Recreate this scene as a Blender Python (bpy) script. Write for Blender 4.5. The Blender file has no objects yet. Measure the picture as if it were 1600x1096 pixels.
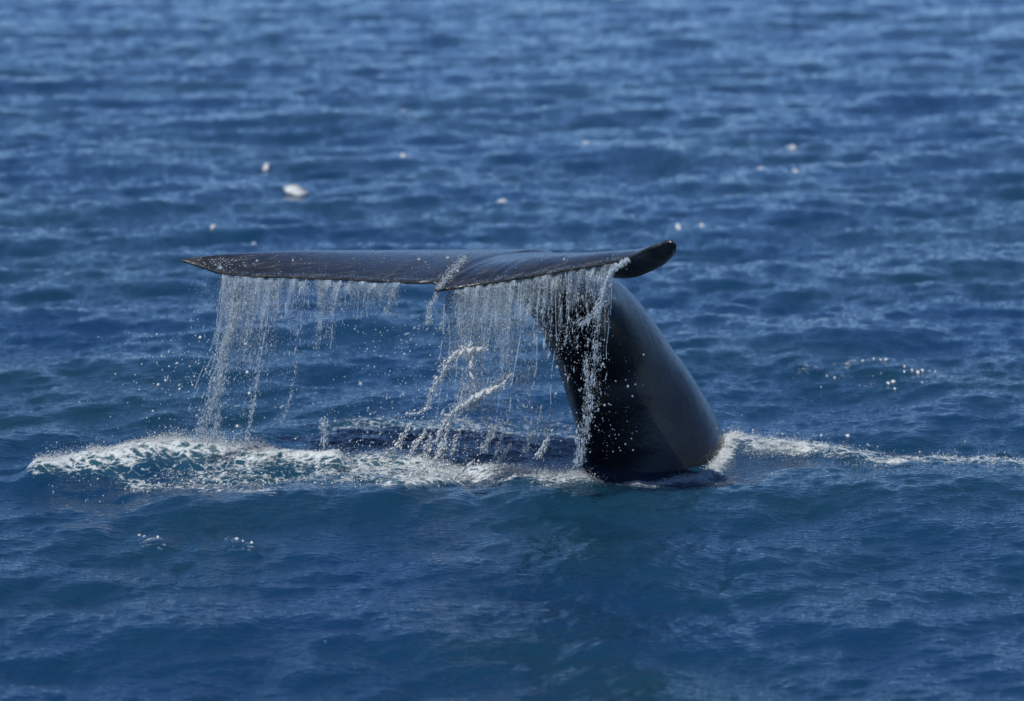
import bpy, math, numpy as np
from mathutils import Vector
rng = np.random.default_rng(11)
sc = bpy.context.scene
col = sc.collection

# ------------------------------------------------------------------ camera
CAM = np.array([0.0, -20.0, 4.0]); FPX = 5340.0; PITCH = math.radians(9.73)
cd = bpy.data.cameras.new("camera"); cam = bpy.data.objects.new("camera", cd); col.objects.link(cam)
cam.location = CAM; cam.rotation_euler = (math.pi/2 - PITCH, 0, 0)
cd.sensor_width = 36; cd.sensor_fit = 'HORIZONTAL'; cd.lens = 36*FPX/1600
cd.clip_start = 0.1; cd.clip_end = 20000
cd.dof.use_dof = True; cd.dof.focus_distance = 18.7; cd.dof.aperture_fstop = 1.9
sc.camera = cam

# ------------------------------------------------------------------ sky and sun
SUN = Vector((-0.40, -0.60, 1.0)).normalized()
w = bpy.data.worlds.new("World"); sc.world = w; w.use_nodes = True
nt = w.node_tree; bg = nt.nodes['Background']
sky = nt.nodes.new('ShaderNodeTexSky'); sky.sky_type = 'NISHITA'; sky.sun_disc = False
sky.sun_elevation = math.asin(SUN.z); sky.sun_rotation = math.atan2(SUN.x, SUN.y)
sky.altitude = 0; sky.air_density = 0.4; sky.dust_density = 0.0; sky.ozone_density = 8.0
nt.links.new(sky.outputs[0], bg.inputs[0]); bg.inputs[1].default_value = 0.112
sl = bpy.data.lights.new("sun", 'SUN'); sl.energy = 4.0; sl.angle = math.radians(0.53); sl.color = (1.0, 0.975, 0.94)
so = bpy.data.objects.new("sun", sl); col.objects.link(so); so.location = (0, 0, 50)
so.rotation_euler = (-SUN).to_track_quat('-Z', 'Y').to_euler()

sc.view_settings.view_transform = 'Standard'; sc.view_settings.look = 'None'
sc.view_settings.exposure = 0.2; sc.view_settings.gamma = 1.0; sc.view_settings.use_curve_mapping = False
sc.cycles.sample_clamp_direct = 12; sc.cycles.sample_clamp_indirect = 4
sc.cycles.max_bounces = 10; sc.cycles.diffuse_bounces = 6; sc.cycles.transmission_bounces = 8; sc.cycles.transparent_max_bounces = 12
sc.cycles.caustics_reflective = False; sc.cycles.caustics_refractive = False

# ------------------------------------------------------------------ pixel -> place
FW = np.array([0, math.cos(PITCH), -math.sin(PITCH)]); UP = np.array([0, math.sin(PITCH), math.cos(PITCH)])
RT = np.array([1.0, 0, 0])
def ray(u, v):
    u = np.asarray(u, float)[..., None]; v = np.asarray(v, float)[..., None]
    return FW*FPX + RT*(u-800) - UP*(v-548)
def PY(u, v, y):
    r = ray(u, v); return CAM + r*((np.asarray(y, float)-CAM[1])/r[..., 1])[..., None]
def PZ(u, v, z=0.0):
    r = ray(u, v); return CAM + r*((np.asarray(z, float)-CAM[2])/r[..., 2])[..., None]

# ------------------------------------------------------------------ helpers
def tag(o, label=None, cat=None, group=None, kind=None):
    for k, x in (('label', label), ('category', cat), ('group', group), ('kind', kind)):
        if x: o[k] = x
    return o
def mesh_np(name, V, F, mat, smooth=True):
    V = np.ascontiguousarray(V, np.float32); F = np.ascontiguousarray(F, np.int32)
    me = bpy.data.meshes.new(name); n, k = F.shape
    me.vertices.add(len(V)); me.vertices.foreach_set('co', V.ravel())
    me.loops.add(n*k); me.loops.foreach_set('vertex_index', F.ravel())
    me.polygons.add(n); me.polygons.foreach_set('loop_start', np.arange(0, n*k, k, dtype=np.int32))
    me.polygons.foreach_set('use_smooth', np.full(n, smooth, bool))
    me.update(calc_edges=True); me.validate()
    if mat: me.materials.append(mat)
    return me
def obj(name, me):
    o = bpy.data.objects.new(name, me); col.objects.link(o); return o
def catmull(P, n):
    P = np.asarray(P, float); t = np.linspace(0, len(P)-1, n); i = np.clip(t.astype(int), 0, len(P)-2); f = (t-i)[:, None]
    p0 = P[np.maximum(i-1, 0)]; p1 = P[i]; p2 = P[i+1]; p3 = P[np.minimum(i+2, len(P)-1)]
    return 0.5*((2*p1)+(-p0+p2)*f+(2*p0-5*p1+4*p2-p3)*f**2+(-p0+3*p1-3*p2+p3)*f**3)

class N:                                        # small node-tree helper
    def __init__(s, name):
        s.m = bpy.data.materials.new(name); s.m.use_nodes = True; s.t = s.m.node_tree
        s.b = s.t.nodes['Principled BSDF']; s.out = s.t.nodes['Material Output']
    def n(s, typ, **kw):
        nd = s.t.nodes.new(typ)
        for k, v in kw.items():
            if k.startswith('i_'): nd.inputs[k[2:].replace('_', ' ')].default_value = v
            else: setattr(nd, k, v)
        return nd
    def l(s, a, b): s.t.links.new(a, b)
    def math(s, op, a, b=None):
        nd = s.n('ShaderNodeMath', operation=op)
        for i, x in enumerate((a, b)):
            if x is None: continue
            if isinstance(x, (int, float)): nd.inputs[i].default_value = x
            else: s.l(x, nd.inputs[i])
        return nd.outputs[0]
    def ramp(s, fac, stops):
        nd = s.n('ShaderNodeValToRGB'); s.l(fac, nd.inputs[0]); e = nd.color_ramp.elements
        while len(e) < len(stops): e.new(0.5)
        for el, (p, c) in zip(e, stops): el.position = p; el.color = (*c, 1) if len(c) == 3 else c
        return nd.outputs[0]
    def noise(s, vec, scale, detail=4, rough=0.55):
        nd = s.n('ShaderNodeTexNoise', i_Scale=scale, i_Detail=detail, i_Roughness=rough); s.l(vec, nd.inputs['Vector']); return nd.outputs[0]
    def mapped(s, scale, rot=0.0):
        tc = s.n('ShaderNodeTexCoord'); mp = s.n('ShaderNodeMapping'); mp.inputs['Scale'].default_value = scale
        mp.inputs['Rotation'].default_value = (0, 0, rot); s.l(tc.outputs['Object'], mp.inputs[0]); return mp.outputs[0]

# ------------------------------------------------------------------ materials
def sea_material():
    k = N('sea_water')
    at = k.n('ShaderNodeAttribute', attribute_name='foam')
    v1 = k.mapped((1, 1, 1)); v2 = k.mapped((1, 1.9, 1), 0.35); v3 = k.mapped((1, 2.2, 1), -0.5)
    n1 = k.noise(v2, 15, 3, 0.5); n2 = k.noise(v3, 42, 2, 0.5)
    h = k.math('ADD', k.math('MULTIPLY', n1, 1.0), k.math('MULTIPLY', n2, 0.30))
    bp = k.n('ShaderNodeBump', i_Strength=1.0, i_Distance=0.010); k.l(h, bp.inputs['Height'])
    # foam: lacy cells drawn out over the churned water
    f1 = k.noise(v1, 26, 6, 0.78); f2 = k.noise(v1, 5, 3, 0.5)
    wrp = k.n('ShaderNodeTexNoise', i_Scale=7.0, i_Detail=3.0); k.l(v1, wrp.inputs['Vector'])
    add = k.n('ShaderNodeVectorMath', operation='MULTIPLY_ADD'); k.l(wrp.outputs['Color'], add.inputs[0]); add.inputs[1].default_value = (.22,)*3; k.l(v1, add.inputs[2])
    vo = k.n('ShaderNodeTexVoronoi', feature='DISTANCE_TO_EDGE', i_Scale=13.0); k.l(add.outputs[0], vo.inputs['Vector'])
    lace = k.math('SUBTRACT', 0.30, k.math('MULTIPLY', k.math('MINIMUM', vo.outputs['Distance'], .3), 1.5))
    fn = k.math('ADD', k.math('MULTIPLY', f1, 0.7), k.math('MULTIPLY', f2, 0.3))
    d0 = k.math('ADD', at.outputs['Fac'], k.math('MULTIPLY', k.math('SUBTRACT', fn, 0.5), 2.6))
    d = k.math('SUBTRACT', k.math('ADD', d0, lace), 0.58)
    fm = k.ramp(d, [(0.02, (0, 0, 0)), (0.42, (1, 1, 1))])
    tint = k.ramp(k.noise(v1, 0.35, 3, 0.5), [(0.35, (0.005, 0.032, 0.088)), (0.62, (0.007, 0.036, 0.066))])
    aer = k.n('ShaderNodeMix', data_type='RGBA'); k.l(k.ramp(at.outputs['Fac'], [(0.25, (0, 0, 0)), (1.0, (1, 1, 1))]), aer.inputs[0])
    k.l(tint, aer.inputs[6]); aer.inputs[7].default_value = (0.028, 0.095, 0.115, 1)          # water full of air bubbles
    k.l(aer.outputs[2], k.b.inputs['Base Color'])
    k.b.inputs['Roughness'].default_value = 0.05; k.b.inputs['IOR'].default_value = 1.333
    k.l(bp.outputs[0], k.b.inputs['Normal'])
    fo = k.n('ShaderNodeBsdfPrincipled'); fo.inputs['Base Color'].default_value = (0.74, 0.79, 0.80, 1); fo.inputs['Roughness'].default_value = 0.6
    fb = k.n('ShaderNodeBump', i_Strength=0.9, i_Distance=0.03); k.l(f1, fb.inputs['Height']); k.l(fb.outputs[0], fo.inputs['Normal'])
    mx = k.n('ShaderNodeMixShader'); k.l(fm, mx.inputs[0]); k.l(k.b.outputs[0], mx.inputs[1]); k.l(fo.outputs[0], mx.inputs[2])
    k.l(mx.outputs[0], k.out.inputs[0])
    return k.m
def skin_material():
    k = N('wet_whale_skin')
    v = k.mapped((1, 1, 1)); vs = k.mapped((1, 3.2, 1), math.radians(-32))
    a = k.noise(v, 2.2, 6, 0.65); b = k.noise(v, 15, 6, 0.7); c = k.noise(v, 70, 3, 0.6); st = k.noise(vs, 9, 6, 0.72)
    m = k.math('ADD', k.math('MULTIPLY', a, 0.6), k.math('MULTIPLY', b, 0.4))
    dark = k.ramp(m, [(0.40, (0.002, 0.0027, 0.0030)), (0.54, (0.0042, 0.0054, 0.0058)), (0.70, (0.016, 0.018, 0.0185))])
    pale = k.ramp(st, [(0.42, (0.008, 0.009, 0.010)), (0.55, (0.020, 0.021, 0.022)), (0.70, (0.115, 0.108, 0.102))])       # scarred, mottled flukes; pale contrast also paints wet speckle highlights
    geo = k.n('ShaderNodeNewGeometry'); sx = k.n('ShaderNodeSeparateXYZ'); k.l(geo.outputs['Position'], sx.inputs[0])
    mr = k.n('ShaderNodeMapRange'); mr.inputs['From Min'].default_value = 1.08; mr.inputs['From Max'].default_value = 1.2; k.l(sx.outputs['Z'], mr.inputs[0])
    mx = k.n('ShaderNodeMix', data_type='RGBA'); k.l(mr.outputs[0], mx.inputs[0]); k.l(dark, mx.inputs[6]); k.l(pale, mx.inputs[7])
    k.l(mx.outputs[2], k.b.inputs['Base Color'])
    k.l(k.ramp(b, [(0.3, (0.35,)*3), (0.7, (0.6,)*3)]), k.b.inputs['Roughness'])
    k.b.inputs['Specular IOR Level'].default_value = 0.4
    k.b.inputs['Coat Weight'].default_value = 0.9; k.b.inputs['Coat IOR'].default_value = 1.42
    k.l(k.ramp(st, [(0.40, (0.05,)*3), (0.68, (0.30,)*3)]), k.b.inputs['Coat Roughness'])
    h = k.math('ADD', k.math('ADD', k.math('MULTIPLY', b, 0.5), k.math('MULTIPLY', c, 0.12)), k.math('MULTIPLY', st, 0.7))
    bp = k.n('ShaderNodeBump', i_Strength=0.34, i_Distance=0.014); k.l(h, bp.inputs['Height'])
    k.l(bp.outputs[0], k.b.inputs['Normal']); k.l(bp.outputs[0], k.b.inputs['Coat Normal'])
    return k.m
def film_material(name='falling_water_film', lo=.33, hi=.64, top=.9, sc_=(46, 46, 4.5), colr=(.78, .89, .96)):
    """thin sheet of falling water: clear film drawn into pale vertical threads, thinning towards its foot"""
    k = N(name)
    at = k.n('ShaderNodeAttribute', attribute_name='fall')
    v = k.mapped(sc_); v2 = k.mapped((14, 14, 5))
    n = k.math('ADD', k.math('MULTIPLY', k.noise(v, 1, 5, 0.7), .6), k.math('MULTIPLY', k.noise(v2, 1, 4, 0.6), .4))
    f = k.ramp(k.math('SUBTRACT', n, k.math('MULTIPLY', at.outputs['Fac'], .22)), [(lo, (0, 0, 0)), (hi, (top,)*3)])
    di = k.n('ShaderNodeBsdfDiffuse'); di.inputs[0].default_value = (*colr, 1)
    tr = k.n('ShaderNodeBsdfTranslucent'); tr.inputs[0].default_value = (*colr, 1)
    gl = k.n('ShaderNodeBsdfGlossy'); gl.inputs['Roughness'].default_value = .15
    bp = k.n('ShaderNodeBump', i_Strength=1.0, i_Distance=.03); k.l(n, bp.inputs['Height']); k.l(bp.outputs[0], gl.inputs['Normal']); k.l(bp.outputs[0], di.inputs['Normal'])
    m1 = k.n('ShaderNodeMixShader'); m1.inputs[0].default_value = .45; k.l(di.outputs[0], m1.inputs[1]); k.l(tr.outputs[0], m1.inputs[2])
    m2 = k.n('ShaderNodeMixShader'); m2.inputs[0].default_value = .25; k.l(m1.outputs[0], m2.inputs[1]); k.l(gl.outputs[0], m2.inputs[2])
    tp = k.n('ShaderNodeBsdfTransparent'); m3 = k.n('ShaderNodeMixShader'); k.l(f, m3.inputs[0]); k.l(tp.outputs[0], m3.inputs[1]); k.l(m2.outputs[0], m3.inputs[2])
    k.l(m3.outputs[0], k.out.inputs[0])
    return k.m
def spray_material(name, colr, transl, clear):
    k = N(name)
    di = k.n('ShaderNodeBsdfDiffuse'); di.inputs[0].default_value = (*colr, 1)
    tr = k.n('ShaderNodeBsdfTranslucent'); tr.inputs[0].default_value = (*colr, 1)
    gl = k.n('ShaderNodeBsdfGlossy'); gl.inputs['Roughness'].default_value = 0.112
    m1 = k.n('ShaderNodeMixShader'); m1.inputs[0].default_value = transl; k.l(di.outputs[0], m1.inputs[1]); k.l(tr.outputs[0], m1.inputs[2])
    fr = k.n('ShaderNodeFresnel', i_IOR=1.33)
    m2 = k.n('ShaderNodeMixShader'); k.l(fr.outputs[0], m2.inputs[0]); k.l(m1.outputs[0], m2.inputs[1]); k.l(gl.outputs[0], m2.inputs[2])
    tp = k.n('ShaderNodeBsdfTransparent')
    m3 = k.n('ShaderNodeMixShader'); m3.inputs[0].default_value = clear; k.l(m2.outputs[0], m3.inputs[1]); k.l(tp.outputs[0], m3.inputs[2])
    k.l(m3.outputs[0], k.out.inputs[0])
    return k.m
M_FILM = film_material(); M_TORN = film_material('torn_white_water', .30, .46, 1.0, (30, 30, 22), (.90, .93, .94)); M_SEA = sea_material(); M_SKIN = skin_material()
M_DROP = spray_material('falling_water_drops', (0.74, 0.87, 0.97), 0.5, 0.45)
M_STREAM = spray_material('falling_water_stream', (0.82, 0.88, 0.90), 0.5, 0.30)
M_FOAM = spray_material('white_foam', (0.88, 0.92, 0.92), 0.4, 0.0)

# ------------------------------------------------------------------ sea: wind-wave spectrum on tiles, one sheet out to the horizon
def wave_tile(L, n, kp, wind, spread, seed, kmax=None):
    r = np.random.default_rng(seed)
    k1 = 2*np.pi*np.fft.fftfreq(n, L/n); kx, ky = np.meshgrid(k1, k1); k = np.hypot(kx, ky); k[0, 0] = 1
    ct = (kx*math.cos(wind)+ky*math.sin(wind))/k
    S = k**-4.0*np.exp(-1.25*(kp/k)**2)*(0.12+np.abs(ct)**spread)
    if kmax: S *= np.exp(-(k/kmax)**2)
    S[0, 0] = 0
    A = (r.normal(size=(n, n))+1j*r.normal(size=(n, n)))*np.sqrt(S)
    h = np.fft.ifft2(A).real; sx = np.fft.ifft2(1j*kx*A).real; sy = np.fft.ifft2(1j*ky*A).real
    q = 1/np.sqrt(np.mean(sx**2+sy**2))                     # unit rms slope
    dx = np.fft.ifft2(-1j*kx/k*A).real; dy = np.fft.ifft2(-1j*ky/k*A).real
    return L, n, h*q, dx*q, dy*q
def sample(T, x, y, ang=0.0):
    L, n = T[:2]; c, s = math.cos(ang), math.sin(ang)
    a = ((c*x+s*y)/L*n) % n; b = ((-s*x+c*y)/L*n) % n
    i = a.astype(int) % n; j = b.astype(int) % n; i2 = (i+1) % n; j2 = (j+1) % n; fa = a-np.floor(a); fb = b-np.floor(b)
    o = [(g[j, i]*(1-fa)+g[j, i2]*fa)*(1-fb)+(g[j2, i]*(1-fa)+g[j2, i2]*fa)*fb for g in T[2:]]
    return o[0], c*o[1]-s*o[2], s*o[1]+c*o[2]
TA = wave_tile(26.0, 1024, 2*math.pi/3.2, math.radians(-68), 3, 3)
TB = wave_tile(17.3, 1024, 2*math.pi/1.1, math.radians(-40), 2, 8)

def seg_d2(x, y, P, wx, wy):
    """squared scaled distance to a world-space polyline P (n,2), scaled by widths wx, wy"""
    best = np.full(x.shape, 1e9)
    for a, b in zip(P[:-1], P[1:]):
        ax, ay = a[0]/wx, a[1]/wy; ex, ey = b[0]/wx-ax, b[1]/wy-ay
        t = np.clip(((x/wx-ax)*ex+(y/wy-ay)*ey)/(ex*ex+ey*ey+1e-12), 0, 1)
        best = np.minimum(best, (x/wx-ax-t*ex)**2+(y/wy-ay-t*ey)**2)
    return best
def poly(pts, z=0.0): return [PZ(u, v, z)[:2] for u, v in pts]
# churned water, foam and raised water: (polyline in the photograph, height it lies at, wx, wy, foam, raise, chop)
PATCH = [
    ([(60, 714), (180, 704), (270, 692), (360, 695), (440, 698), (520, 702)], 0.10, .08, .24, .80, .09, .7),   # crest of foam under the left lobe
    ([(170, 714), (300, 722), (480, 718), (640, 716)], 0.04, .20, .35, .34, .02, .9),
    ([(170, 735), (250, 752), (330, 772), (420, 784)], 0.02, .08, .16, .44, .00, .6),
    ([(300, 738), (480, 748), (620, 745)], 0.03, .20, .35, .46, .02, 1.1),
    ([(560, 722), (680, 727), (760, 732), (800, 738)], 0.04, .18, .45, .62, .04, 1.0),
    ([(640, 764), (690, 750), (740, 735)], 0.04, .09, .20, .75, .03, .6),
    ([(780, 738), (840, 748), (905, 748)], 0.05, .12, .26, .86, .06, .6),
    ([(900, 744), (1000, 748)], 0.02, .10, .12, .50, .00, .4),
    ([(540, 672), (640, 674), (760, 672), (880, 680)], 0.03, .20, .70, .50, .03, 1.1),
    ([(1140, 670), (1230, 684), (1330, 698), (1420, 706), (1640, 714)], 0.04, .10, .24, .62, .02, 1.5),   # wake on the right
    ([(1180, 684), (1255, 690)], 0.05, .10, .18, .60, .02, .3),
    ([(990, 750), (1060, 744), (1110, 724), (1135, 700), (1150, 680)], 0.0, .06, .13, .85, .03, .6),
    ([(1250, 572), (1390, 572), (1470, 590)], 0.02, .10, .5, .27, .04, .7),  # whitened so the glints modelled on this wave blend in
    ([(360, 845), (400, 862)], 0.02, .05, .12, .34, .03, .3),
    ([(205, 836), (255, 850)], 0.02, .05, .10, .32, .02, .4),
    ([(600, 782), (615, 782)], 0.0, .04, .05, .6, .0, .3),
    ([(1210, 735), (1300, 735)], 0.02, .10, .2, .28, .01, .4),
]
def fields(x, y):
    foam = np.zeros_like(x); z = np.zeros_like(x); chop = np.zeros_like(x)
    near = (np.abs(x) < 6) & (y > -6) & (y < 9)
    xx, yy = x[near], y[near]; f = np.zeros_like(xx); h = np.zeros_like(xx); c = np.zeros_like(xx)
    for pts, z0, wx, wy, fo, ra, ch in PATCH:
        g = np.exp(-seg_d2(xx, yy, poly(pts, z0), wx, wy))
        f = np.maximum(f, fo*g)+0.25*np.minimum(f, fo*g); h += ra*g; c = np.maximum(c, ch*g)
    # water drawn down round the tail stock, a smooth swell rolling in front of it
    px, py = PZ(1020, 700)[:2]
    h += -0.11*np.exp(-((xx-px)/.7)**2-((yy-py+.2)/.8)**2)
    h += 0.07*np.exp(-seg_d2(xx, yy, poly([(330, 800), (520, 785), (760, 790), (960, 782), (1250, 770), (1500, 775)]), .4, .55))
    h += -0.04*np.exp(-seg_d2(xx, yy, poly([(330, 740), (700, 745), (1000, 750)]), .4, .5))
    foam[near] = f; z[near] = h; chop[near] = c
    return foam, z, chop
def sea_height(x, y):
    x = np.asarray(x, float); y = np.asarray(y, float)
    foam, z, chop = fields(x, y)
    r = np.hypot(x, y+20)
    hf = np.clip(1.25-r/110, .7, 1)
    h1, dx1, dy1 = sample(TA, x, y); h2, dx2, dy2 = sample(TB, x+3.1, y-1.7, .5)
    h3, dx3, dy3 = sample(TB, x*3.7+9, y*3.7+2, -.3)
    a1, a2, a3 = .135, .13*hf, (.034+.03*np.exp(-((r-15)/5)**2)+.19*chop)/3.7*hf
    calm = 1-.25*np.exp(-(x/3.5)**2-((y+.3)/2.5)**2)
    still = 1-.8*np.exp(-((x-.8)/.75)**2-((y-.1)/.9)**2)
    zz = z+(a1*h1*calm+a2*h2+a3*h3)*still
    return zz, .9*(a1*dx1+a2*dx2+a3*dx3), .9*(a1*dy1+a2*dy2+a3*dy3), foam
# rows follow the view so that the sheet is fine where one can see fine ripples
ta = np.linspace(.335, .052, 2000); dens = 1+1.1*np.exp(-((ta-.205)/.035)**2)
cs = np.cumsum(dens); cs = (cs-cs[0])/(cs[-1]-cs[0]); ROW = np.interp(np.linspace(0, 1, 800), cs, ta)
rr = np.concatenate([[2, 4, 6, 7.5, 8.6, 9.5, 10.2, 10.8, 11.3, 11.7], 4/ROW, np.geomspace(80, 9000, 45)])
ss = np.linspace(-.215, .215, 740); e = .215+np.geomspace(.003, 3.4, 45)
ss = np.concatenate([-e[::-1], ss, e])
R_, S_ = np.meshgrid(rr, ss, indexing='ij'); X = (R_*S_).ravel(); Y = (R_-20).ravel()
Z, DX, DY, FOAM = sea_height(X, Y)
fade = np.clip(1.6-np.hypot(X, Y+20)/160, 0, 1)
V = np.stack([X+DX*fade, Y+DY*fade, Z*fade], 1)
nr, ns = len(rr), len(ss); idx = np.arange(nr*ns).reshape(nr, ns)
F = np.stack([idx[:-1, :-1], idx[:-1, 1:], idx[1:, 1:], idx[1:, :-1]], -1).reshape(-1, 4)
me = mesh_np('sea', V, F, M_SEA)
me.attributes.new('foam', 'FLOAT', 'POINT').data.foreach_set('value', FOAM.astype(np.float32))
sea = tag(obj('sea', me), 'deep blue rippled open sea around the whale', 'sea', kind='structure')
def surf(x, y): return sea_height(np.atleast_1d(x), np.atleast_1d(y))[0]

# ------------------------------------------------------------------ whale tail: tail stock and two lobes grown into one body
TH = math.radians(32); FWD = np.array([math.sin(TH), math.cos(TH), 0]); LAT = np.array([math.cos(TH), -math.sin(TH), 0])
def lobe(TE, LE, CAMB, THK, n=70, m=22):
    TEp = catmull([PY(*p) for p in TE], n); LEp = catmull([PY(*p) for p in LE], n)
    cb = catmull(np.array(CAMB)[:, None], n)[:, 0]; th = np.maximum(catmull(np.array(THK)[:, None], n)[:, 0], .011)
    c = 0.5-0.5*np.cos(np.linspace(0, math.pi, m))
    nk = np.random.default_rng(5).normal(0, 1, n); nk = np.convolve(nk, [.25, .5, .25], 'same'); TEp = TEp+(LEp-TEp)*(.016*nk)[:, None]
    M = TEp[:, None]*(1-c)[None, :, None]+LEp[:, None]*c[None, :, None]
    M[..., 2] += cb[:, None]*(4*c*(1-c))[None]
    ds = np.gradient(M, axis=0); dc = np.gradient(M, axis=1); nn = np.cross(ds, dc); nn /= np.linalg.norm(nn, axis=-1, keepdims=True)+1e-9
    nn *= np.sign(nn[..., 2:]+1e-9)
    prof = 1.7*np.sqrt(np.clip(1-c, 0, 1))*c**.75; prof /= prof.max()
    T = np.maximum(th[:, None]*prof[None], .0125*np.minimum(1, th[:, None]/.02))
    up = M+nn*T[..., None]; lo = M-nn*(T*.8)[..., None]
    ring = np.concatenate([up, lo[:, ::-1]], 1); k = ring.shape[1]; V = ring.reshape(-1, 3)
    ix = np.arange(n*k).reshape(n, k); nx = np.roll(ix, -1, 1)
    F = [tuple(q) for q in np.stack([ix[:-1], nx[:-1], nx[1:], ix[1:]], -1).reshape(-1, 4)]
    F += [tuple(ix[0]), tuple(ix[-1][::-1])]
    return V, F
def stock(ctrl, n=150, k=110):
    """rings round a curved spine: (u, v, y, half width, half height)"""
    P = catmull([PY(a, b, c) for a, b, c, *_ in ctrl], n); W = catmull([[q[3], q[4]] for q in ctrl], n)
    T = np.gradient(P, axis=0); T -= (T@LAT)[:, None]*LAT*0.8; T /= np.linalg.norm(T, axis=1, keepdims=True)
    D = np.cross(T, np.broadcast_to(LAT, T.shape)); D /= np.linalg.norm(D, axis=1, keepdims=True)
    a = np.linspace(0, 2*math.pi, k, endpoint=False); ca, sa = np.cos(a), np.sin(a)
    V = P[:, None]+LAT*(W[:, :1]*np.sign(ca)*np.abs(ca)**1.08)[..., None]+D[:, None]*(W[:, 1:]*sa)[..., None]
    V = V.reshape(-1, 3); ix = np.arange(n*k).reshape(n, k); nx = np.roll(ix, -1, 1)
    F = [tuple(q) for q in np.stack([ix[:-1], nx[:-1], nx[1:], ix[1:]], -1).reshape(-1, 4)]
    F += [tuple(ix[0][::-1]), tuple(ix[-1])]
    return V, F
L_TE = [(716, 438, -1.32), (692, 442, -1.48), (645, 442, -1.40), (600, 440, -1.29), (500, 436, -1.06), (400, 433, -.82), (345, 428, -.69), (308, 417, -.60), (278, 407, -.54)]
L_LE = [(872, 402, -.42), (846, 400, -.45), (792, 398, -.45), (742, 397, -.44), (615, 396, -.38), (472, 395, -.36), (392, 397, -.40), (325, 401, -.50), (281, 407, -.53)]
L_CB = [.01, .01, .01, .01, .01, .008, .005, .0, 0]; L_TK = [.075, .07, .062, .055, .045, .035, .026, .018, .011]
R_TE = [(716, 438, -1.32), (676, 455, -1.56), (728, 449, -1.60), (780, 441, -1.68), (880, 425, -1.88), (972, 408, -2.08), (1010, 391, -2.17), (1036, 379, -2.23), (1051, 377, -2.25)]
R_LE = [(872, 408, -.42), (884, 412, -.50), (905, 420, -.66), (928, 428, -.9), (985, 434, -1.32), (1030, 418, -1.75), (1047, 406, -1.98), (1056, 395, -2.13), (1057, 385, -2.22)]
R_CB = [.04, .05, .07, .085, .08, .045, .02, .0, 0]; R_TK = [.075, .07, .062, .055, .046, .039, .033, .027, .019]
STOCK = [(722, 444, -1.32, .05, .012), (770, 446, -1.10, .12, .035), (815, 447, -.88, .20, .07), (850, 452, -.66, .25, .11), (884, 466, -.42, .27, .19), (915, 494, -.20, .28, .29),
         (947, 540, -.04, .31, .335), (974, 592, .04, .34, .385), (1000, 645, .10, .38, .43), (1020, 700, .14, .42, .48), (1030, 770, .16, .46, .54), (1036, 860, .16, .52, .6), (1040, 960, .16, .56, .65)]
allV, allF, off = [], [], 0
for v_, f_ in (lobe(L_TE, L_LE, L_CB, L_TK), lobe(R_TE, R_LE, R_CB, R_TK), stock(STOCK)):
    allV.append(v_); allF += [tuple(int(i)+off for i in q) for q in f_]; off += len(v_)
raw = bpy.data.meshes.new('whale_raw'); raw.from_pydata(np.concatenate(allV).tolist(), [], allF); raw.update()
import bmesh
bm = bmesh.new(); bm.from_mesh(raw); bmesh.ops.recalc_face_normals(bm, faces=bm.faces[:]); bm.to_mesh(raw); bm.free()
tmp = obj('whale_raw', raw)
md = tmp.modifiers.new('r', 'REMESH'); md.mode = 'VOXEL'; md.voxel_size = 0.0095; md.adaptivity = 0
ms = tmp.modifiers.new('s', 'SMOOTH'); ms.factor = .5; ms.iterations = 5
dg = bpy.context.evaluated_depsgraph_get()
body = bpy.data.meshes.new_from_object(tmp.evaluated_get(dg)); bpy.data.objects.remove(tmp); body.name = 'whale'
body.polygons.foreach_set('use_smooth', np.ones(len(body.polygons), bool)); body.materials.clear(); body.materials.append(M_SKIN)
whale = tag(obj('whale', body), 'dark wet whale tail with both fluke lobes raised out of the sea, streaming water', 'whale')
te_all = np.concatenate([catmull([PY(*p) for p in L_TE], 200)[::-1], catmull([PY(*p) for p in R_TE], 200)])

# ------------------------------------------------------------------ falling water, spray and foam
OCT_V = np.array([[1, 0, 0], [-1, 0, 0], [0, 1, 0], [0, -1, 0], [0, 0, 1], [0, 0, -1]], float)
TET_V = np.array([[.9, 0, -.35], [-.45, .78, -.35], [-.45, -.78, -.35], [0, 0, 1.0]]); TET_F = np.array([[0, 1, 3], [1, 2, 3], [2, 0, 3], [0, 2, 1]])
OCT_F = np.array([[0, 2, 4], [2, 1, 4], [1, 3, 4], [3, 0, 4], [2, 0, 5], [1, 2, 5], [3, 1, 5], [0, 3, 5]])
def drops(P, R, L=None, D=None):
    """one small drop per row of P: radius R, half length L along D"""
    n = len(P); R = np.broadcast_to(np.asarray(R, float), (n,)); L = R if L is None else np.asarray(L, float)
    D = np.tile([0, 0, 1.0], (n, 1)) if D is None else D/np.linalg.norm(D, axis=1, keepdims=True)
    a = rng.uniform(0, 6.3, n); ref = np.stack([np.cos(a), np.sin(a), .15*np.ones(n)], 1)
    A = np.cross(D, ref); A /= np.linalg.norm(A, axis=1, keepdims=True); B = np.cross(D, A)
    outV, outF, k = [], [], 0
    for sel, BV, BF in ((R < .0034, TET_V, TET_F), (R >= .0034, OCT_V, OCT_F)):
        p, a, b, d, q, l = P[sel], A[sel], B[sel], D[sel], R[sel][:, None, None], L[sel][:, None, None]
        V = p[:, None]+BV[None, :, :1]*a[:, None]*q+BV[None, :, 1:2]*b[:, None]*q+BV[None, :, 2:]*d[:, None]*l
        outV.append(V.reshape(-1, 3)); outF.append((BF[None]+k+len(BV)*np.arange(len(p))[:, None, None]).reshape(-1, 3)); k += len(BV)*len(p)
    return np.concatenate(outV), np.concatenate(outF)
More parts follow.
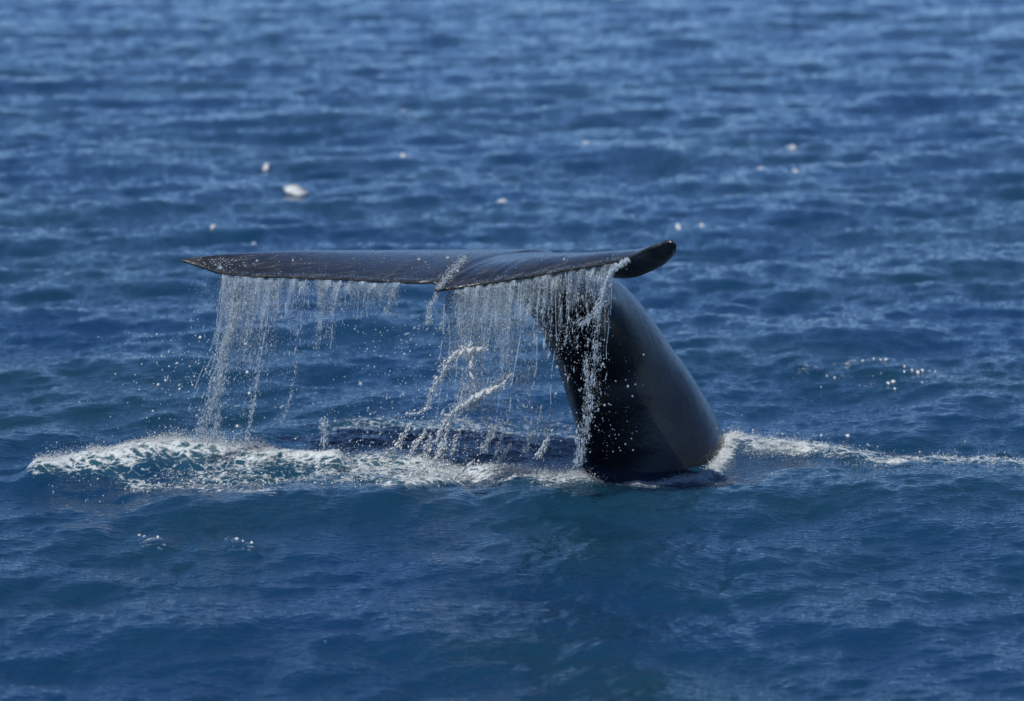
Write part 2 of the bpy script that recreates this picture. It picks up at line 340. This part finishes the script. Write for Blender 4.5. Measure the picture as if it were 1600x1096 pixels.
class Spray:
    def __init__(s): s.V, s.F, s.M, s.A, s.k, s.mat = [], [], [], [], 0, 0
    def add(s, V, F, m=0, a=None):
        s.V.append(V); s.F.append(F+s.k); s.k += len(V); s.M.append(np.full(len(F), m or s.mat, np.int32)); s.A.append(np.zeros(len(V)) if a is None else a)
    def build(s, name, mat, label, cat):
        V = np.concatenate(s.V); F = np.concatenate(s.F); me = mesh_np(name, V, F, mat)
        me.materials.append(M_FILM); me.materials.append(M_FOAM); me.materials.append(M_TORN); me.polygons.foreach_set('material_index', np.concatenate(s.M))
        me.attributes.new('fall', 'FLOAT', 'POINT').data.foreach_set('value', np.concatenate(s.A).astype(np.float32))
        return tag(obj(name, me), label, cat, kind='stuff')
def te_depth(u):
    """how far away the trailing edge is where it hangs over column u"""
    uu = 800+te_all[:, 0]/(te_all[:, 1]+20)*FPX
    o = np.argsort(uu); return np.interp(u, uu[o], te_all[o, 1])
def te_v(u):
    """image row of the underside of the trailing edge over column u"""
    return np.interp(u, [278, 308, 345, 400, 500, 600, 690, 700, 780, 880, 972, 1012], [410, 422, 433, 438, 441, 445, 447, 457, 446, 430, 413, 397])
def scatter(sp, u, v, y, rad, stretch=1.0, lean=(0, 0)):
    P = PY(u, v, y); n = len(P)
    D = np.tile([lean[0], 0, -1.0], (n, 1))+rng.normal(0, .12, (n, 3))
    ok = P[:, 2] > -.02
    sp.add(*drops(P[ok], rad[ok], (rad*stretch)[ok] if np.ndim(stretch) == 0 else (rad*stretch)[ok], D[ok]))
def lognorm(n, med, sig): return np.clip(med*np.exp(rng.normal(0, sig, n)), .0009, .016)
def stream(sp, pts, n, w0, w1, med=.0032, sig=.45, st=3.0, dy=.03, pw=1.0, yo=None, clump=.5):
    """drops strung along a falling path drawn through points (u, v) of the photograph"""
    P = catmull(np.array(pts, float), 60); t = rng.uniform(0, 1, n)**pw
    if clump: t = np.clip(t+clump*.03*np.sin(t*90+rng.uniform(0, 6))+rng.normal(0, .01, n), 0, 1)
    u = np.interp(t, np.linspace(0, 1, 60), P[:, 0]); v = np.interp(t, np.linspace(0, 1, 60), P[:, 1])
    u = u+rng.normal(0, 1, n)*(w0+(w1-w0)*t); v = v+rng.normal(0, 3, n)
    y0 = te_depth(pts[0][0]) if yo is None else yo
    slope = (pts[-1][0]-pts[0][0])/max(20, pts[-1][1]-pts[0][1])
    scatter(sp, u, v, y0+rng.normal(0, dy, n), lognorm(n, med, sig), st*rng.uniform(.6, 1.5, n), (slope, 0))
def curtain(sp, u0, u1, vt, vb, n, med=.0026, fall=1.6, drift=-.14, streaks=40, sig=.4, st=4.0, jit=2.2):
    """a veil of fine drops hanging from the trailing edge between columns u0 and u1"""
    us = rng.uniform(u0, u1, streaks); ln = rng.uniform(.25, 1, streaks)**1.2; k = rng.integers(0, streaks, n)
    t = rng.uniform(0, 1, n)**fall*ln[k]
    u = us[k]+rng.normal(0, 1, n)*rng.uniform(.3, 1.4, streaks)[k]*jit; vt = te_v(us[k]); v = vt+(vb-vt)*t; y = te_depth(us[k])
    u = u+drift*(v-vt)*(.3+.7*t)+rng.normal(0, 1.5, n)*t
    scatter(sp, u, v, y+rng.normal(0, .02, n), lognorm(n, med, sig), st*rng.uniform(.6, 1.6, n), (drift, 0))
def tube(sp, pts, wid, y, lump=.35, k=7, m_=0):
    """a lumpy rope of falling water along a path in the photograph, width in pixels"""
    P2 = catmull(np.array(pts, float), max(8, int(len(pts)*14))); m = len(P2)
    W = np.interp(np.linspace(0, 1, m), np.linspace(0, 1, len(wid)), wid)/280/2
    P = PY(P2[:, 0], P2[:, 1], np.full(m, y)); T = np.gradient(P, axis=0); T /= np.linalg.norm(T, axis=1, keepdims=True)
    A = np.cross(T, [0, 1, 0]); A /= np.linalg.norm(A, axis=1, keepdims=True); B = np.cross(T, A)
    an = np.linspace(0, 2*math.pi, k, endpoint=False)
    lum = 1+lump*rng.normal(0, 1, (m, k)); lum = np.clip((lum+np.roll(lum, 1, 0)+np.roll(lum, 1, 1))/3, .25, 2)
    rad = W[:, None]*lum; rad[0] *= .2; rad[-1] *= .1
    P = P+A*(rng.normal(0, .25, (m, 1))*W[:, None])
    V = P[:, None]+A[:, None]*(np.cos(an)*rad)[..., None]+B[:, None]*(np.sin(an)*rad)[..., None]
    ix = np.arange(m*k).reshape(m, k); nx = np.roll(ix, -1, 1); q = np.stack([ix[:-1], nx[:-1], nx[1:], ix[1:]], -1).reshape(-1, 4)
    sp.add(V.reshape(-1, 3), np.concatenate([q[:, [0, 1, 2]], q[:, [0, 2, 3]]]), m_)

def film(sp, u0, u1, vb, ragged=.6, drift=-.1, rows=26, seed=0):
    """sheet of water hanging from the trailing edge, its foot ragged"""
    m = max(6, int((u1-u0)/2.2)); us = np.linspace(u0, u1, m); q = np.random.default_rng(seed)
    ln = np.interp(np.linspace(0, 1, m), np.linspace(0, 1, m//3+2), q.uniform(1-ragged, 1, m//3+2)); ln *= np.clip(np.minimum(np.arange(m), np.arange(m)[::-1])/4+.3, 0, 1)
    t = np.linspace(0, 1, rows)[None]; vt = te_v(us)[:, None]-4; v = vt+(vb-vt)*ln[:, None]*t; dv = v-vt
    u = us[:, None]+drift*dv*(.3+.7*t)+q.normal(0, .8, (m, 1))*t
    y = te_depth(us)[:, None]+.015*np.sin(us[:, None]*.35+t*5)+.012*np.sin(us[:, None]*.11-t*7)
    P = PY(u, v, y); ix = np.arange(m*rows).reshape(m, rows)
    f = np.stack([ix[:-1, :-1], ix[1:, :-1], ix[1:, 1:], ix[:-1, 1:]], -1).reshape(-1, 4)
    sp.add(P.reshape(-1, 3), np.concatenate([f[:, [0, 1, 2]], f[:, [0, 2, 3]]]), 1, np.broadcast_to(t, (m, rows)).ravel())
def strands(sp, u0, u1, vb, n, drift=-.1, w=(1.0, 2.4)):
    """single threads of water running down from the trailing edge"""
    for _ in range(n):
        a = rng.uniform(u0, u1); v0 = te_v(a); L = (vb-v0)*rng.uniform(.15, 1)**1.6; dr = drift*rng.uniform(.3, 1.9); ph = rng.uniform(0, 6)
        path = lambda z: (a+dr*L*z*(.3+.7*z)+1.6*math.sin(ph+z*L*.05)+rng.normal(0, .5), v0+L*z)
        ww = rng.uniform(*w); y = te_depth(a)+rng.normal(0, .015); z0 = 0.0
        while z0 < 1:                                     # the thread breaks up as it falls
            z1 = min(1, z0+rng.uniform(.12, .5)*(1-.5*z0))
            if (z1-z0)*L > 5: tube(sp, [path(z0+(z1-z0)*q/3) for q in range(4)], [ww*.7, ww*1.2, ww*.7, ww*1.5], y, lump=.7, k=5)
            z0 = z1+rng.uniform(.01, .14)
        m = 14; zz = rng.uniform(.3, 1.35, m); P = np.array([path(q) for q in zz])
        scatter(sp, P[:, 0]+rng.normal(0, 2, m), P[:, 1], np.full(m, y), lognorm(m, .0017, .5), 1.6)
def torn(sp, pts, wid, y, seed=0, across=11):
    """a curling, ragged tongue of white water torn from the sheet"""
    P2 = catmull(np.array(pts, float), max(18, int(len(pts)*16))); m = len(P2); q = np.random.default_rng(seed)
    W = np.interp(np.linspace(0, 1, m), np.linspace(0, 1, len(wid)), wid); T = np.gradient(P2, axis=0); T /= np.linalg.norm(T, axis=1, keepdims=True); A = np.stack([-T[:, 1], T[:, 0]], 1)
    c = np.linspace(-1, 1, across); rag = lambda: np.convolve(q.uniform(.35, 1.25, m+4), [.3, .4, .3], 'same')[2:-2]
    side = np.where(c[None] < 0, rag()[:, None], rag()[:, None])*c[None]*W[:, None]/2
    u = P2[:, :1]+A[:, :1]*side; v = P2[:, 1:]+A[:, 1:]*side
    yy = y-.03*(1-c[None]**2)*(W[:, None]/12)+.02*np.sin(np.arange(m)[:, None]*.5+c[None]*2)+q.normal(0, .003, (m, across))
    P = PY(u, v, yy); ix = np.arange(m*across).reshape(m, across); f = np.stack([ix[:-1, :-1], ix[1:, :-1], ix[1:, 1:], ix[:-1, 1:]], -1).reshape(-1, 4)
    a = np.clip(np.abs(c)[None]**3*1.3+.9*np.clip(np.abs(np.linspace(-1, 1, m))-.6, 0, 1)[:, None], 0, 1.4)
    sp.add(P.reshape(-1, 3), np.concatenate([f[:, [0, 1, 2]], f[:, [0, 2, 3]]]), 3, a.ravel())
# -- left lobe: veil and streams
s = Spray()
film(s, 347, 428, 640, .75, -.16, seed=1); film(s, 425, 482, 560, .8, -.1, seed=2); film(s, 490, 534, 545, .7, -.04, seed=3); film(s, 538, 625, 500, .8, -.04, seed=4)
strands(s, 348, 425, 690, 18, -.17, (.7, 1.9)); strands(s, 430, 625, 560, 13, -.06, (.6, 1.4))
curtain(s, 346, 478, 432, 640, 5625, streaks=80, fall=1.5, drift=-.13, med=0.00137, jit=6)
curtain(s, 352, 425, 436, 690, 4375, streaks=40, fall=1.0, drift=-.18, med=0.00151, jit=5)
curtain(s, 470, 625, 438, 520, 2250, streaks=60, fall=1.7, drift=-.05, med=0.00130, jit=4)
curtain(s, 495, 530, 440, 540, 1375, streaks=14, fall=1.0, drift=-.03, med=0.00137, jit=3)
curtain(s, 540, 585, 440, 500, 687, streaks=14, fall=1.2, drift=-.03, med=0.00130, jit=3)
stream(s, [(378, 470), (360, 520), (345, 590), (322, 650), (312, 690)], 2600, 5, 8, med=0.00187)
stream(s, [(370, 440), (364, 505), (348, 548), (342, 620), (338, 690)], 2000, 4, 5, med=0.00194)
stream(s, [(405, 560), (398, 620), (385, 690)], 420, 2, 2.5, med=0.00216)
stream(s, [(463, 445), (463, 560), (452, 625), (440, 660)], 400, 1.5, 2.5, med=0.00158)
stream(s, [(497, 500), (495, 545)], 200, 4, 3, med=0.00173); stream(s, [(612, 445), (604, 490)], 260, 5, 4, med=0.00144)
stream(s, [(506, 655), (508, 700)], 260, 3, 4, med=0.00245, yo=-1.05)
for a in range(4): stream(s, [(300+a*9, 440), (296+a*8, 560), (285+a*4, 600)], 45, 7, 16, med=0.00187, sig=.5)
tube(s, [(357, 516), (351, 533), (344, 552)], [2, 7, 3], te_depth(356)); tube(s, [(337, 645), (338, 662), (333, 682)], [2, 7, 4], te_depth(350))
s.build('falling_water', M_DROP, 'veil of drops falling from the trailing edge of the left fluke lobe', 'falling water')
# -- notch and right lobe
s = Spray(); yn = te_depth(700)
film(s, 700, 850, 600, .55, -.05, seed=5); film(s, 712, 805, 560, .4, -.02, seed=6)
strands(s, 690, 850, 680, 22, -.09, (.7, 1.9))
curtain(s, 698, 850, 452, 650, 7500, streaks=110, fall=1.5, drift=-.06, med=0.00137, jit=7)
curtain(s, 712, 800, 458, 590, 6875, streaks=80, fall=1.0, drift=-.02, med=0.00130, jit=6)
stream(s, [(684, 458), (672, 482), (670, 505)], 420, 2, 3.5, med=0.00202); stream(s, [(700, 462), (696, 490), (688, 515)], 260, 1.6, 2.5, med=0.00187)
stream(s, [(672, 505), (650, 520), (625, 545)], 50, 8, 12, med=0.00245)
s.mat = 2                                            # bright white water where the sheet tears
for q_, (pp, wd) in enumerate((([(760, 544), (738, 548), (714, 554), (700, 568)], [6, 15, 17, 6]), ([(708, 556), (696, 576), (684, 598)], [10, 8, 4]), ([(688, 590), (676, 608), (667, 636)], [5, 6, 5]), ([(740, 536), (724, 545), (708, 552)], [4, 9, 4]),
                          ([(742, 552), (736, 576), (742, 606)], [10, 13, 6]), ([(797, 582), (789, 598), (768, 609)], [4, 9, 8]), ([(778, 606), (750, 618), (722, 634)], [9, 19, 10]), ([(734, 628), (714, 640), (698, 656)], [11, 10, 5]),
                          ([(702, 650), (692, 666), (680, 696)], [6, 8, 7]), ([(860, 678), (849, 698), (836, 716)], [5, 11, 7]), ([(742, 718), (722, 736), (704, 752)], [4, 9, 6]), ([(672, 636), (655, 645), (636, 647)], [6, 6, 3]))):
    torn(s, pp, wd, yn-.24, q_); stream(s, pp, 60, wd[0]*.5, wd[-1]*.8, med=.0020, sig=.55, st=2.0, yo=yn-.24)
s.mat = 0
stream(s, [(762, 538), (712, 556), (692, 585), (668, 635)], 700, 8, 3, med=0.00202, yo=yn)
stream(s, [(726, 500), (744, 560), (732, 610), (735, 640)], 2400, 12, 11, med=0.00187, yo=yn)
stream(s, [(798, 530), (790, 592), (745, 622), (705, 650), (682, 700)], 1500, 6, 10, med=0.00216, yo=yn-.05)
stream(s, [(770, 596), (740, 625), (715, 640)], 350, 9, 9, med=0.00216, yo=yn-.05)
stream(s, [(830, 560), (818, 590)], 110, 2, 4, yo=yn, med=0.00187); stream(s, [(812, 590), (812, 640)], 150, 4, 5, yo=yn, med=0.00187)
stream(s, [(760, 640), (754, 700)], 200, 4, 7, yo=yn, med=0.00202); stream(s, [(862, 640), (852, 680)], 140, 2, 2.5, yo=yn+.2, med=0.00187)
for _ in range(34):
    a = rng.uniform(690, 850); b = rng.uniform(560, 660); stream(s, [(a, b), (a-rng.uniform(2, 14), b+rng.uniform(25, 60))], 55, 1.2, 2.2, yo=yn, med=0.00187)
n = 1500; scatter(s, rng.normal(700, 110, n), rng.uniform(470, 710, n), yn+rng.normal(0, .25, n), lognorm(n, .0026, .55))
s.build('falling_water', M_DROP, 'sheet and bright splashes of water pouring from the fluke notch', 'falling water')
# -- water pouring off the right lobe down in front of the tail stock
s = Spray(); yr = te_depth(930)
film(s, 845, 960, 560, .8, -.02, seed=7)
strands(s, 850, 960, 660, 12, -.05, (.7, 1.8))
tube(s, [(984, 406), (965, 415), (952, 428), (944, 450), (938, 474)], [9, 8, 5, 4, 2], -2.14, lump=.6)
stream(s, [(978, 410), (950, 430), (941, 470), (925, 495), (905, 508)], 900, 3, 5, med=0.00187, yo=-2.1)
for a, b, c in ((852, 440, 520), (876, 436, 560), (893, 430, 480), (905, 432, 540), (920, 425, 600), (932, 430, 560), (940, 470, 640), (862, 470, 560), (887, 450, 540)):
    stream(s, [(a, b), (a-2, (b+c)/2), (a-5, c)], 170, 1.2, 2.2, med=0.00151, yo=te_depth(a))
stream(s, [(935, 470), (930, 560), (920, 650), (905, 725)], 1100, 3, 5, med=0.00187, yo=-1.95)
stream(s, [(915, 560), (918, 620), (908, 690), (900, 730)], 800, 3, 4.5, med=0.00187, yo=-1.9)
curtain(s, 845, 945, 432, 620, 1125, streaks=60, fall=1.2, drift=-.02, med=0.00158, sig=.5, jit=3)
n = 190; scatter(s, rng.normal(930, 22, n), rng.uniform(450, 720, n), -1.9+rng.normal(0, .12, n), lognorm(n, .0030, .5))
n = 30; scatter(s, rng.normal(965, 22, n), rng.uniform(580, 715, n), -1.8+rng.normal(0, .12, n), lognorm(n, .0036, .4))
n = 110; scatter(s, rng.uniform(860, 930, n), rng.uniform(500, 620, n), -1.75+rng.normal(0, .1, n), lognorm(n, .0034, .45))
s.build('falling_water', M_DROP, 'streams of water dripping off the curled right lobe before the tail stock', 'falling water')
# -- drops and wet runs lying on top of the flukes
s = Spray()
dgi = bpy.context.evaluated_depsgraph_get()
def on_top(u, v):
    d = ray(u, v); d = d/np.linalg.norm(d); ok, p, nrm, _ = whale.ray_cast(Vector(CAM), Vector(d))
    return (np.array(p), np.array(nrm)) if ok else (None, None)
pts, rad = [], []
def bead(u, v, r):
    p, nm = on_top(u, v)
    if p is not None and nm[2] > .2: pts.append(p+nm*r*.4); rad.append(r)
for _ in range(420): bead(rng.uniform(320, 700), rng.uniform(392, 437), .0012+rng.exponential(.0009))
for _ in range(70): bead(rng.uniform(700, 960), rng.uniform(388, 440), rng.uniform(.002, .004))
for _ in range(150): bead(rng.normal(342, 22), rng.normal(411, 6), rng.uniform(.0018, .005))
for _ in range(900):
    t = rng.uniform(); bead(728-48*t+rng.normal(0, 3+5*t*(1-t)), 400+54*t+rng.normal(0, 3.5), rng.uniform(.0015, .0042))
for _ in range(420):
    a = rng.uniform(345, 690); b = np.interp(a, [345, 400, 500, 600, 690], [424, 429, 432, 436, 438]); bead(a, b+rng.normal(-1, 1.6), rng.uniform(.0012, .003))
for _ in range(420):
    a = rng.uniform(680, 975); b = np.interp(a, [680, 780, 880, 975], [452, 437, 421, 404]); bead(a, b+rng.normal(-1, 1.6), rng.uniform(.0012, .003))
for u_, v_, r_ in ((458, 409, .014), (882, 407, .012), (655, 407, .012), (402, 409, .010), (345, 421, .016), (716, 426, .016), (700, 405, .014)): bead(u_, v_, r_)
s.add(*drops(np.array(pts), np.array(rad), np.array(rad)*rng.uniform(.6, 1.6, len(rad)), np.tile([1.0, .1, 0], (len(rad), 1))))
s.build('water_beads', M_DROP, 'beads and runs of water lying on top of the fluke lobes', 'water drops')

# -- foam and spray thrown up along the churned water
def heap(sp, pts, n, wu, wv, zmax, med, sig=.38, z0=.0):
    """foam thrown up over a strip of sea: drops piled over the water surface"""
    P = np.array(poly(pts, z0)); seg = catmull(P, 200); t = rng.integers(0, 200, n)
    x = seg[t, 0]+rng.normal(0, wu, n); y = seg[t, 1]+rng.normal(0, wv, n)
    hh = .35+.65*np.abs(np.sin(seg[t, 0]*7.3+1)*np.sin(seg[t, 0]*3.1+.4))
    hh = hh*(.4+.8*rng.uniform(0, 1, 60)[(seg[t, 0]*9).astype(int) % 60])
    z = surf(x, y)+np.abs(rng.exponential(zmax/2.2, n))*hh
    r = lognorm(n, med, sig)
    sp.add(*drops(np.stack([x, y, z], 1), r, r*rng.uniform(.7, 1.5, n), rng.normal(0, 1, (n, 3))))
s = Spray()
for _ in range(26):                                      # tufts thrown up along the crest
    a = rng.uniform(130, 420); b = np.interp(a, [110, 270, 430], [704, 684, 690]); heap(s, [(a-5, b), (a+5, b-1)], 121, .012, .04, rng.uniform(.05, .15), 0.00187, z0=.1)
heap(s, [(150, 725), (350, 740), (640, 738)], 1215, .2, .28, .02, 0.00281, sig=.5, z0=.02)  # sparse larger white drops standing in for sun glints on the churn
heap(s, [(60, 714), (180, 704), (270, 692), (350, 694), (430, 697)], 12155, .02, .09, .065, 0.00179, z0=.1)
heap(s, [(220, 706), (400, 713), (520, 713)], 1168, .06, .15, .02, 0.00187, z0=.06)
heap(s, [(170, 735), (250, 752), (330, 772), (430, 784)], 607, .04, .07, .012, 0.00218)
heap(s, [(300, 735), (480, 745), (620, 742)], 1215, .15, .26, .02, 0.00211)
n = 420; scatter(s, rng.normal(290, 60, n), rng.uniform(520, 700, n), .0+rng.normal(0, .3, n), lognorm(n, .0028, .55))
n = 300; scatter(s, rng.normal(520, 110, n), rng.uniform(600, 700, n), .0+rng.normal(0, .4, n), lognorm(n, .0028, .5))
s.build('splash_foam', M_FOAM, 'long white crest of foam churned up below the left fluke lobe', 'foam')
s = Spray()
heap(s, [(520, 735), (700, 735), (880, 735)], 841, .15, .3, .05, 0.00265, sig=.5, z0=.02)
heap(s, [(560, 720), (680, 728), (800, 738)], 3038, .12, .28, .045, 0.00179, z0=.04)
heap(s, [(640, 765), (690, 748), (740, 730), (790, 715)], 2337, .04, .08, .045, 0.00187, z0=.04)
heap(s, [(780, 738), (840, 748), (915, 748)], 7012, .05, .10, .055, 0.00187, z0=.05)
heap(s, [(900, 742), (1010, 746)], 420, .05, .05, .012, 0.00234)
heap(s, [(540, 672), (640, 674), (760, 672), (900, 680)], 1496, .2, .5, .025, 0.00195, z0=.03)
n = 900; scatter(s, rng.normal(740, 110, n), rng.uniform(640, 720, n), -.6+rng.normal(0, .4, n), lognorm(n, .0028, .55))
for _ in range(30):
    a = rng.uniform(570, 900); b = rng.uniform(690, 745); heap(s, [(a-6, b), (a+6, b-1)], 144, .015, .05, rng.uniform(.04, .13), 0.00179, z0=.05)
for _ in range(16):
    a = rng.uniform(620, 880); b = rng.uniform(660, 700); stream(s, [(a, b), (a-rng.uniform(5, 22), b+rng.uniform(25, 55))], 120, 1.5, 3.5, yo=-1.2, med=.0022)
s.build('splash_foam', M_FOAM, 'splashing foam where the falling water lands before the tail stock', 'foam')
s = Spray()
heap(s, [(1135, 668), (1330, 696), (1640, 712)], 701, .08, .15, .015, 0.00226, sig=.5, z0=.03)
heap(s, [(1135, 668), (1230, 682), (1330, 698), (1420, 706), (1640, 712)], 2431, .06, .18, .012, 0.00203, z0=.05)
heap(s, [(1185, 684), (1255, 690)], 2103, .06, .08, .04, 0.00187, z0=.06)
heap(s, [(990, 752), (1060, 746), (1110, 726), (1135, 702), (1150, 680)], 3230, .03, .06, .04, 0.00187)
heap(s, [(1110, 722), (1140, 690)], 765, .03, .06, .09, 0.00187)
s.build('wake_foam', M_FOAM, 'speckled foam wake trailing off from the right of the tail stock', 'foam')

# -- single white flecks on the open water: foam, and sun glints modelled as foam
def fleck(u, v, wpx, hpx, seed, label, group=None, name='foam_and_glint_fleck'):
    """ragged white patch, for froth and for modelled sun glints, lying on the water, following the wave under it"""
    p = PZ(u, v, 0.0); k = (p[1]+20)/FPX; r = np.random.default_rng(seed); n = 22; w = wpx*k*.55; d = min(.5, hpx*k*3.6); h = hpx*k*.22
    if name == 'white_patch': d, h = .17, hpx*k*.4
    a = np.linspace(0, 2*math.pi, n, endpoint=False); rag = 1+r.normal(0, .10 if name == 'white_patch' else .22, n); rag = (rag+np.roll(rag, 1))/2
    q = np.array([0, .3, .6, .85, 1.0])[:, None]; lump = 1+r.normal(0, .3, (5, n))
    x = p[0]+w*rag*q*np.cos(a)+.12*w*r.normal(0, 1, (5, n))*q; y = p[1]+d*rag*q*np.sin(a)
    z = surf(x.ravel(), y.ravel()).reshape(5, n)+h*lump*(1-q**2)+.006*(1-q)-.01*(q > .9)
    V = np.stack([x-p[0], y-p[1], z-z[0, 0]], -1).reshape(-1, 3); ix = np.arange(5*n).reshape(5, n); nx = np.roll(ix, -1, 1)
    o = obj(name, mesh_np(name, V, np.stack([ix[:-1], ix[1:], nx[1:], nx[:-1]], -1).reshape(-1, 4), M_FOAM)); o.location = (p[0], p[1], z[0, 0])
    return tag(o, label, 'foam', group)
fleck(460, 300, 36, 15, 2, 'bright white patch on open water, the largest fleck behind the whale', name='white_patch')  # low white dome, wider than the other far flecks
for i, (u_, v_, a_, b_) in enumerate(((1238, 228, 13.5, 11.25), (1188, 264, 13.5, 10), (335, 357, 10.8, 8.75), (397, 378, 10.8, 7.5), (416, 260, 9.45, 7.5), (630, 247, 10.8, 7.5), (1060, 356, 9.45, 8.75),
        (1096, 352, 8.1, 7.5), (785, 313, 16.2, 6.25), (1243, 268, 9.45, 6.25), (630, 174, 10.8, 7.5), (915, 228, 13.5, 6.25))):
    fleck(u_, v_, a_, b_, i+5, 'sun glint on the open sea behind the whale, modelled as a small white fleck', 'modelled sun glints on the far water')  # out-of-focus sun glints, built as white froth
glints = [(1385, 569, 7.2, 2.45), (1376, 570, 4.8, 2.1), (1365, 570, 4, 1.75), (1452, 583, 8, 2.45), (1441, 586, 4.8, 2.1), (1434, 588, 6.4, 2.1), (1396, 595, 8, 2.45), (1388, 597, 4.8, 2.1), (1403, 597, 4.8, 2.1), (1398, 604, 4.8, 2.45),
          (1441, 604, 4.8, 2.1), (1413, 580, 3.2, 2.1), (1413, 587, 3.2, 2.8), (1304, 589, 3.2, 2.1), (1283, 600, 3.2, 2.1), (1292, 586, 2.4, 2.8), (1348, 572, 4.8, 1.75), (1461, 580, 4, 2.1), (1425, 586, 3.2, 1.75)]
for i, (u_, v_, a_, b_) in enumerate(glints):
    fleck(u_, v_, a_, b_, i+30, 'sun glint on the small wave beyond the foam wake, modelled as a white fleck', 'modelled sun glints on the wave past the wake')  # sparkle of the sun on wavelets, built as little white domes
for i, (u_, v_, a_, b_) in enumerate(((608, 780, 11, 4),)):
    fleck(u_, v_, a_, b_, i+50, 'lone white foam fleck on smooth water just in front of the splash')
for i, (u_, v_, a_, b_) in enumerate(((218, 838, 6, 2.5), (226, 841, 4, 2), (247, 848, 5, 2.5), (370, 852, 6, 2.5), (380, 856, 5, 2), (394, 861, 5, 2.5))):
    fleck(u_, v_, a_, b_, i+60, 'tiny white foam fleck on dark rippled water in front of the foam crest', 'foam flecks on the near water')
